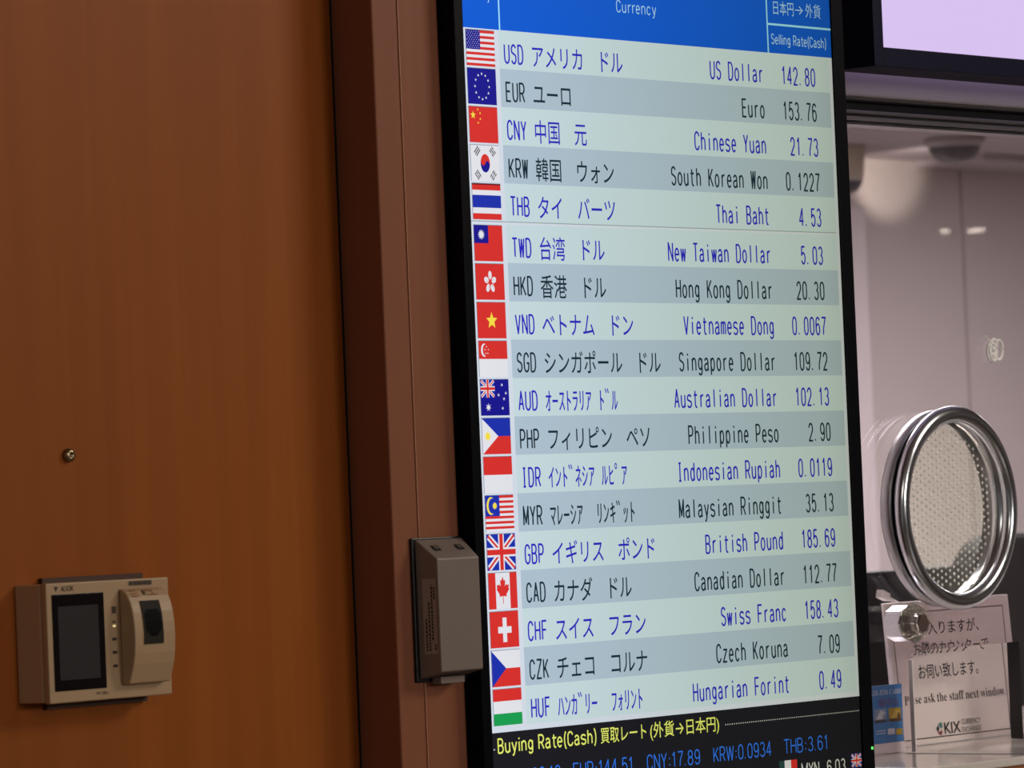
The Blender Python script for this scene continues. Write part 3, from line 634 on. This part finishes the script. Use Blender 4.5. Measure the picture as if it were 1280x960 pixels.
for i, (za, zc) in enumerate(((1.2952, 1.2947), (1.2930, 1.2924), (1.2910, 1.2904))):
    patch(-0.3930, -0.3860 + 0.0006 * i, za, zc, 0.0010, M_pk)
patch(-0.3790, -0.3765, 1.2950, 1.2915, 0.0010, mat('print_brown', (110, 90, 72), 0.6)); patch(-0.3762, -0.3680, 1.2949, 1.2943, 0.0010, M_pk); patch(-0.3750, -0.3640, 1.2916, 1.2910, 0.0010, M_pk); patch(-0.3690, -0.3682, 1.2943, 1.2916, 0.0010, M_pk)
b.build('guide_print', hp, label='faint pink printed guide')
# bolt head on the wooden wall
p = at(89, 569, 0.058)
b = MB(); b.lathe([(0.0055, 0.004), (0.0055, 0.0015), (0.0048, 0.0), (0.0026, -0.0008), (0.0018, -0.0006), (0.0010, 0.0004), (0.0, 0.0006)], (0, 0, 0), mat('steel_screw', (150, 132, 104), 0.28, 0.95), 24)
o = b.build('screw', recalc=True); o.location = (p.x, 0.0582, p.z); tag(o, 'small steel screw head alone on the wooden wall', 'screw')

# ------------------------------------------------------------------ round speaking vent
M_chr = mat('polished_chrome', (208, 212, 220), 0.2, 1.0); M_brs = mat('brushed_steel', (190, 192, 196), 0.38, 1.0); M_chd = mat('dark_chrome', (70, 70, 72), 0.2, 1.0)
M_acr = mat('clear_acrylic', (246, 243, 234), 0.03, Transmission_Weight=0.94, IOR=1.15); M_glint = mat('glint_bead', (252, 251, 248), 0.42, 0.9)
V = thing('speaking_vent', 'round chrome ringed speaking vent with drilled clear disc in window', 'vent', (RC[0], 0.1, RC[1] - 0.1))
C0 = (RC[0], 0.0, RC[1])
def torus_prof(r, y, a, c, n=14): return [(r + a * math.cos(2 * math.pi * i / n), y + c * math.sin(2 * math.pi * i / n)) for i in range(n)]
b = MB(); b.lathe(torus_prof(0.0936, 0.091, 0.0086, 0.0072), C0, M_chr, 96, closed=True); b.build('front_ring', V, recalc=True)
b = MB(); b.lathe([(0.0945, 0.0975), (0.0945, 0.102), (0.0890, 0.102), (0.0890, 0.0975)], C0, M_chd, 96, closed=True); b.build('groove', V, recalc=True, label='dark groove between the two chrome rings')
b = MB(); b.lathe([(0.0905, 0.1022), (0.0976, 0.1022), (0.0988, 0.1034), (0.0988, 0.1128), (0.0978, 0.1145), (0.0905, 0.1145)], C0, M_brs, 96, closed=True); b.build('back_flange', V, recalc=True)
b = MB(); b.lathe([(0.0886, 0.0960), (0.0886, 0.1146), (0.0872, 0.1146), (0.0872, 0.0960)], C0, M_chr, 96, closed=True); b.build('sleeve', V, recalc=True)
b = MB(); b.lathe([(0.0, 0.103), (0.0870, 0.103), (0.0870, 0.106), (0.0, 0.106)], C0, M_acr, 64, smooth=False)
px_, pz_ = 0.0071, 0.0069
for i in range(-12, 13):
    for j in range(-24, 25):
        if (i + j) % 2: continue
        x, z = i * px_, j * 0.00345 * 1.0
        if (i % 2 == 0) != (j % 2 == 0): continue
        if j % 2 == 0 and (j // 2) % 1: continue
        if math.hypot(x, z) > 0.078: continue
        b.lathe([(0.0016, 0.1029), (0.0013, 0.1022), (0.0007, 0.1018), (0.0, 0.1017)], (RC[0] + x, 0, RC[1] + z), M_glint, 10)  # near-white bead puts each hole's glint into colour and shape
b.build('drilled_disc', V, recalc=True, label='clear disc with bright beads for the glints of its small holes')

# ------------------------------------------------------------------ glass clamp knob
p = at(1147, 779, 0.085)
M_cl = mat('clear_knob', (245, 240, 232), 0.05, Transmission_Weight=0.9, IOR=1.45)
K = thing('clamp_knob', 'small chrome and clear plastic clamp knob on the glass below the vent', 'knob', (p.x, 0.1, p.z))
b = MB(); b.lathe([(0.0, 0.1148), (0.0172, 0.1148), (0.0178, 0.1138), (0.0178, 0.0960), (0.0170, 0.0948), (0.0, 0.0948)], (p.x, 0, p.z), M_chr, 8, smooth=False); b.build('collar', K, recalc=True, bevel=0.0004)
b = MB()
b.lathe([(0.0095, 0.0946), (0.0185, 0.0946), (0.0200, 0.0915), (0.0185, 0.0850), (0.0120, 0.0785), (0.0095, 0.0785)], (p.x, 0, p.z), M_cl, 8, smooth=False, closed=True)
b.build('grip', K, recalc=True, label='clear faceted grip')
b = MB(); b.lathe([(0.0, 0.0775), (0.0092, 0.0775), (0.0094, 0.0785), (0.0094, 0.0940), (0, 0.0940)], (p.x, 0, p.z), mat('brown_core', (84, 66, 62), 0.5), 6, smooth=False); b.build('core', K, recalc=True, label='dull brown six sided core')

# ------------------------------------------------------------------ counter and what stands on it
CT = thing('service_counter', 'glossy pale counter top with wood front below the window', 'counter', (1.0, 0.2, 0.0))
M_ct = mat('counter_gloss', (228, 220, 214), 0.10, 0.0, 0.6); M_cf = wood('counter_wood', (150, 96, 62), (172, 112, 74), 0.4)
b = MB(); b.box((0.565, -0.043, 1.0795), (1.9, 0.50, 1.088), M_ct); b.build('worktop', CT, bevel=0.002, seg=3)
b = MB(); b.box((0.565, -0.040, 0.0), (1.9, -0.006, 1.0793), M_cf); b.build('front_board', CT)
b = MB(); b.box((0.7500, -0.040, 1.0879), (0.7525, 0.112, 1.0884), mat('joint_blue', (70, 74, 92), 0.4)); b.build('joint_line', CT, label='dark line across the worktop')

M_paper = mat('sign_paper', (226, 213, 211), 0.6); M_tx = mat('sign_ink', (40, 34, 36), 0.6); M_ac2 = mat('sign_holder', (236, 230, 232), 0.2)
SG = thing('notice_sign', 'white Japanese and English notice asking to use next window, on counter', 'sign', (0.93, 0.172, 1.088))
def tilt(o):
    for v in o.data.vertices:
        zz = v.co.z
        v.co.y += zz * 0.07
    return o
sx0, sx1, sz0, sz1 = 0.8120, 1.0335, 1.0885, 1.2345
b = MB(); b.box((sx0, 0.1705, sz0), (sx1, 0.1745, sz1), M_ac2); tilt(b.build('holder', SG, bevel=0.001))
b = MB(); b.rect(sx0 + 0.006, sx1 - 0.004, sz0 + 0.001, sz1 - 0.004, 0.1701, M_paper); tilt(b.build('paper', SG))
b = MB(); yy = 0.1698; bx0, bx1, bz0, bz1 = 0.8215, 1.0205, 1.0945, 1.2238
for r in ((bx0, bx1, bz0, bz0 + 0.0011), (bx0, bx1, bz1 - 0.0009, bz1), (bx0, bx0 + 0.0011, bz0, bz1), (bx1 - 0.0011, bx1, bz0, bz1)): b.rect(*r, yy, M_tx)
fit(b, '恐れ入りますが、', 0.8480, 0.9735, 1.2005, yy, M_tx, 0.0150, 0.004)
fit(b, 'お隣のカウンターで', 0.8545, 0.9880, 1.1800, yy, M_tx, 0.0150, 0.004)
fit(b, 'お伺い致します。', 0.8655, 0.9720, 1.1560, yy, M_tx, 0.0160, 0.004)
fit(b, serif('Please ask the staff next window.'), 0.8300, 1.0170, 1.1305, yy, M_tx, 0.0135, -0.006)
fit(b, 'KIX', 0.9010, 0.9300, 1.0975, yy, M_tx, 0.0160, 0.016)
fit(b, 'CURRENCY', 0.9322, 0.9665, 1.1050, yy, M_tx, 0.0075)
fit(b, 'EXCHANGE', 0.9322, 0.9665, 1.0970, yy, M_tx, 0.0075)
b.poly([(0.8905, 1.1075), (0.8955, 1.1100), (0.8985, 1.1070), (0.8975, 1.1030), (0.8935, 1.1040)], yy, mat('mark_teal', (84, 128, 130), 0.6))
b.poly([(0.8868, 1.1030), (0.8900, 1.1068), (0.8925, 1.1035), (0.8900, 1.1000)], yy, M_tx)
b.poly([(0.8880, 1.1010), (0.8925, 1.1000), (0.8965, 1.1020), (0.8970, 1.0985), (0.8940, 1.0960), (0.8905, 1.0975)], yy, mat('mark_red', (140, 70, 78), 0.6))
tilt(b.build('lettering', SG, label='black lettering with frame line and mark'))

CD = thing('discount_card', 'small blue card sign with gold pictures at the edge of tall screen', 'sign', (0.735, 0.14, 1.088))
M_cb = mat('card_blue', (52, 128, 196), 0.4); M_wt = mat('card_white', (214, 218, 226), 0.5); M_rd = mat('card_red', (150, 66, 88), 0.5); M_gd = mat('card_gold', (190, 160, 40), 0.4); M_gd2 = mat('card_brown', (96, 62, 30), 0.5); M_si = mat('card_silver', (140, 160, 190), 0.4)
b = MB(); b.box((0.683, 0.138, 1.0985), (0.7768, 0.1395, 1.1556), M_cb); b.build('card', CD)
b = MB(); b.box((0.683, 0.1365, 1.0884), (0.7768, 0.150, 1.0984), M_ac2); b.build('stand', CD, label='pale stand strip')
b = MB(); yy = 0.1378
fit(b, serif('KIX-ITM CARD'), 0.7235, 0.7748, 1.1462, yy, M_wt, 0.0070)
fit(b, '優待店', 0.7362, 0.7705, 1.1350, yy, mat('card_purple', (116, 52, 112), 0.5), 0.0092, 0.0)
for x0 in (0.7285, 0.7530):
    a, c = (M_si, M_wt) if x0 < 0.74 else (M_gd, M_gd)
    b.rect(x0, x0 + 0.0205, 1.1190, 1.1325, yy, a); b.rect(x0, x0 + 0.0205, 1.1190, 1.1220, yy - 0.0002, M_gd2 if x0 > 0.74 else mat('card_dark', (60, 66, 80), 0.5))
    b.poly([(x0 + 0.002, 1.1225), (x0 + 0.010, 1.1312), (x0 + 0.0185, 1.1290), (x0 + 0.0160, 1.1225)], yy - 0.0003, mat('card_pale_gold', (222, 196, 90), 0.4) if x0 > 0.74 else M_wt)
    b.poly([(x0 + 0.0125, 1.1225), (x0 + 0.0160, 1.1285), (x0 + 0.0195, 1.1225)], yy - 0.0004, M_gd2 if x0 > 0.74 else M_si)
b.rect(0.7500, 0.7620, 1.1065, 1.1125, yy, M_wt); b.rect(0.7640, 0.7745, 1.1055, 1.1115, yy, M_gd)
for zz in (1.1105, 1.1080): b.rect(0.7300, 0.7465, zz, zz + 0.0009, yy, M_wt)
b.build('print', CD, label='white title, red characters and small pictures')

# white cable with plug behind the notice
M_wc = mat('white_cable', (214, 212, 210), 0.4)
a = at(1094, 742, 0.20); c = at(1118, 755, 0.20); d = at(1104, 747, 0.20)
CB = thing('white_cable', 'white cable with square plug sticking up behind the notice sign', 'cable', (c.x, 0.20, 1.088))
b = MB(); dr = (d - a).normalized(); nr = Vector((dr.z, 0, -dr.x)) * 0.0042
b.prism([(a.x + nr.x, a.z + nr.z), (d.x + nr.x, d.z + nr.z), (d.x - nr.x, d.z - nr.z), (a.x - nr.x, a.z - nr.z)], 0.196, 0.204, M_wc); b.build('plug', CB, bevel=0.0008)
b = MB(); e = c + Vector((0.02, 0, -0.012)); b.tube([d, d.lerp(c, 0.5), c, e, e + Vector((0.015, 0.01, -0.05)), (e.x + 0.02, 0.22, 1.0915)], 0.0022, M_wc); b.build('cord', CB)

# wire ornament hanging on the glass
p = at(1243, 436, 0.112)
b = MB(); M_or = mat('white_wire', (252, 250, 248), 0.5)
def ell(cx, cz, rx, rz, rot, n=16, y=0.1125):
    out = []
    for i in range(n + 1):
        t = 2 * math.pi * i / n; u, v = 1.15 * rx * math.cos(t), 1.15 * rz * math.sin(t)
        out.append((p.x + cx + u * math.cos(rot) - v * math.sin(rot), y, p.z + cz * 1.15 + u * math.sin(rot) + v * math.cos(rot)))
    return out
b.tube(ell(0.008, -0.001, 0.0065, 0.009, -0.15), 0.0015, M_or, 6)
for k, (cx, cz, rx, rz, ro) in enumerate(((-0.004, -0.003, 0.0075, 0.0085, 0.2), (-0.003, -0.005, 0.006, 0.006, 0.8), (-0.002, 0.002, 0.005, 0.007, -0.5), (-0.006, -0.004, 0.003, 0.007, 0.3))):
    b.tube(ell(cx, cz, rx, rz, ro, y=0.1125 - 0.0004 * k), 0.0015, M_or, 6)
b.tube([(p.x - 0.006, 0.112, p.z + 0.006), (p.x - 0.012, 0.112, p.z + 0.010), (p.x - 0.015, 0.112, p.z + 0.013)], 0.0010, M_or, 6)
tag(b.build('wire_ornament', loc=(p.x, 0.112, p.z)), 'small tangled white wire ornament on the glass above the vent', 'ornament')

# ------------------------------------------------------------------ inside the booth
M_pt = mat('partition_black', (34, 36, 42), 0.5)
PT = thing('partition_screen', 'low dark partition screen running behind the counter inside', 'partition', (1.9, 0.8, 0))
b = MB(); b.box((1.1, 0.80, 0.03), (2.9, 0.83, 1.238), M_pt); b.build('panel', PT)
b = MB(); b.box((1.1, 0.796, 1.238), (2.9, 0.834, 1.2475), M_pt); b.build('top_rail', PT, bevel=0.002)
for x in (1.2, 2.8):
    b = MB(); b.box((x - 0.03, 0.70, 0.0), (x + 0.03, 0.93, 0.03), M_pt); b.build('foot', PT, bevel=0.004)
CH = thing('office_chair', 'black office chair with rounded back inside the booth', 'chair', (1.80, 0.62, 0))
M_cb2 = mat('chair_fabric', (22, 22, 26), 0.75, bump=(600, 0.2))
b = MB(); pts = []
bx0, bx1, bz0, bz1, rr = 1.545, 2.02, 0.70, 1.290, 0.07
for cx, cz, a0 in ((bx1 - rr, bz1 - rr, 0), (bx0 + rr, bz1 - rr, 90), (bx0 + rr, bz0 + rr, 180), (bx1 - rr, bz0 + rr, 270)):
    for k in range(7): t = math.radians(a0 + 15 * k); pts.append((cx + rr * math.cos(t), cz + rr * math.sin(t)))
b.prism(pts, 0.56, 0.62, M_cb2); b.build('backrest', CH, bevel=0.02, seg=4)
b = MB(); b.box((1.58, 0.22 + 0.42, 0.44), (2.03, 0.79, 0.52), M_cb2); b.build('seat', CH, bevel=0.03, seg=4)
b = MB(); b.box((1.77, 0.615, 0.48), (1.84, 0.64, 0.80), M_black); b.build('back_support', CH, bevel=0.004)
b = MB(); b.lathe([(0.0, 0.08), (0.03, 0.08), (0.03, 0.44), (0.0, 0.44)], (1.805, 0.68, 0), M_black, 20, axis='z'); b.build('post', CH, recalc=True)
for k in range(5):
    t = math.radians(90 + 72 * k); ex, ey = 1.805 + 0.22 * math.cos(t), 0.68 + 0.10 * math.sin(t)
    b = MB(); b.tube([(1.805, 0.68, 0.10), (ex, ey, 0.06), (ex, ey, 0.0)], 0.02, M_black); b.build('leg', CH)
# dome cameras on the booth ceiling
M_dm = mat('smoked_dome', (92, 90, 98), 0.12, 0.0, 0.6); M_dp = mat('dome_plate', (186, 178, 182), 0.5)
def dome(p, r, drop, label, M_p):
    o = thing('dome_camera', label, 'security camera', (p[0], p[1], 2.1245), 'dome cameras on the booth ceiling')
    q = MB(); q.lathe([(0.0, 0.0), (r * 1.18, 0.0), (r * 1.18, -0.010), (r * 1.04, -0.014 - drop), (0.0, -0.014 - drop)], (p[0], p[1], 2.1245), M_p, 40, axis='z'); q.build('base_plate', o, recalc=True)
    q = MB(); n = 10; q.lathe([(r * (math.cos(i * math.pi / 2 / n) ** 0.8 if i < n else 0), -0.0145 - drop - r * 0.66 * math.sin(i * math.pi / 2 / n)) for i in range(n + 1)], (p[0], p[1], 2.1245), M_dm, 40, axis='z'); q.build('dome', o, recalc=True)
    q = MB(); q.lathe(torus_prof(r * 1.0, -0.015 - drop, 0.002, 0.002, 8), (p[0], p[1], 2.1245), mat('dome_rim', (226, 222, 226), 0.2, 0.3), 40, axis='z', closed=True); q.build('rim', o, recalc=True)
dome((5.30, 3.17), 0.058, 0.004, 'smoked dome camera in full view on the booth ceiling', M_dp)
dome((5.235, 3.44), 0.050, 0.062, 'smoked dome camera half hidden behind the tall screen', mat('dome_lit_cream', (224, 214, 196), 0.5))  # cream base colour paints in the warm light falling on it
l = bpy.data.lights.new('wall_washer', 'SPOT'); l.energy = 6.5; l.color = (1.0, 0.93, 0.78); l.spot_size = math.radians(34); l.spot_blend = 0.6; l.shadow_soft_size = 0.02
o = bpy.data.objects.new('wall_washer', l); COL.objects.link(o); o.location = (5.36, 3.20, 2.06); o.rotation_euler = (Vector((5.62, 3.6, 2.105)) - Vector(o.location)).to_track_quat('-Z', 'Y').to_euler()

# small lamps added on the unseen right wall to put two glints in the glass
for y_, zc, wd, lab in ((-4.82, 2.106, 0.012, 'small lamp added for the left of two glints in the glass'), (-4.71, 2.100, 0.026, 'small lamp added for the right of two glints in the glass')):
    o = thing('glint_lamp', lab, 'lamp', (7.999, y_, zc), 'added lamps mirrored in the glass')
    q = MB(); q.box((7.97, y_ - wd - 0.006, zc - 0.016), (7.999, y_ + wd + 0.006, zc + 0.016), M_dp); q.build('housing', o, bevel=0.003)
    q = MB(); q.box((7.962, y_ - wd, zc - 0.004), (7.9699, y_ + wd, zc + 0.004), glow('lamp_lens', (255, 240, 222), 6, False)); q.build('lens', o, bevel=0.002)
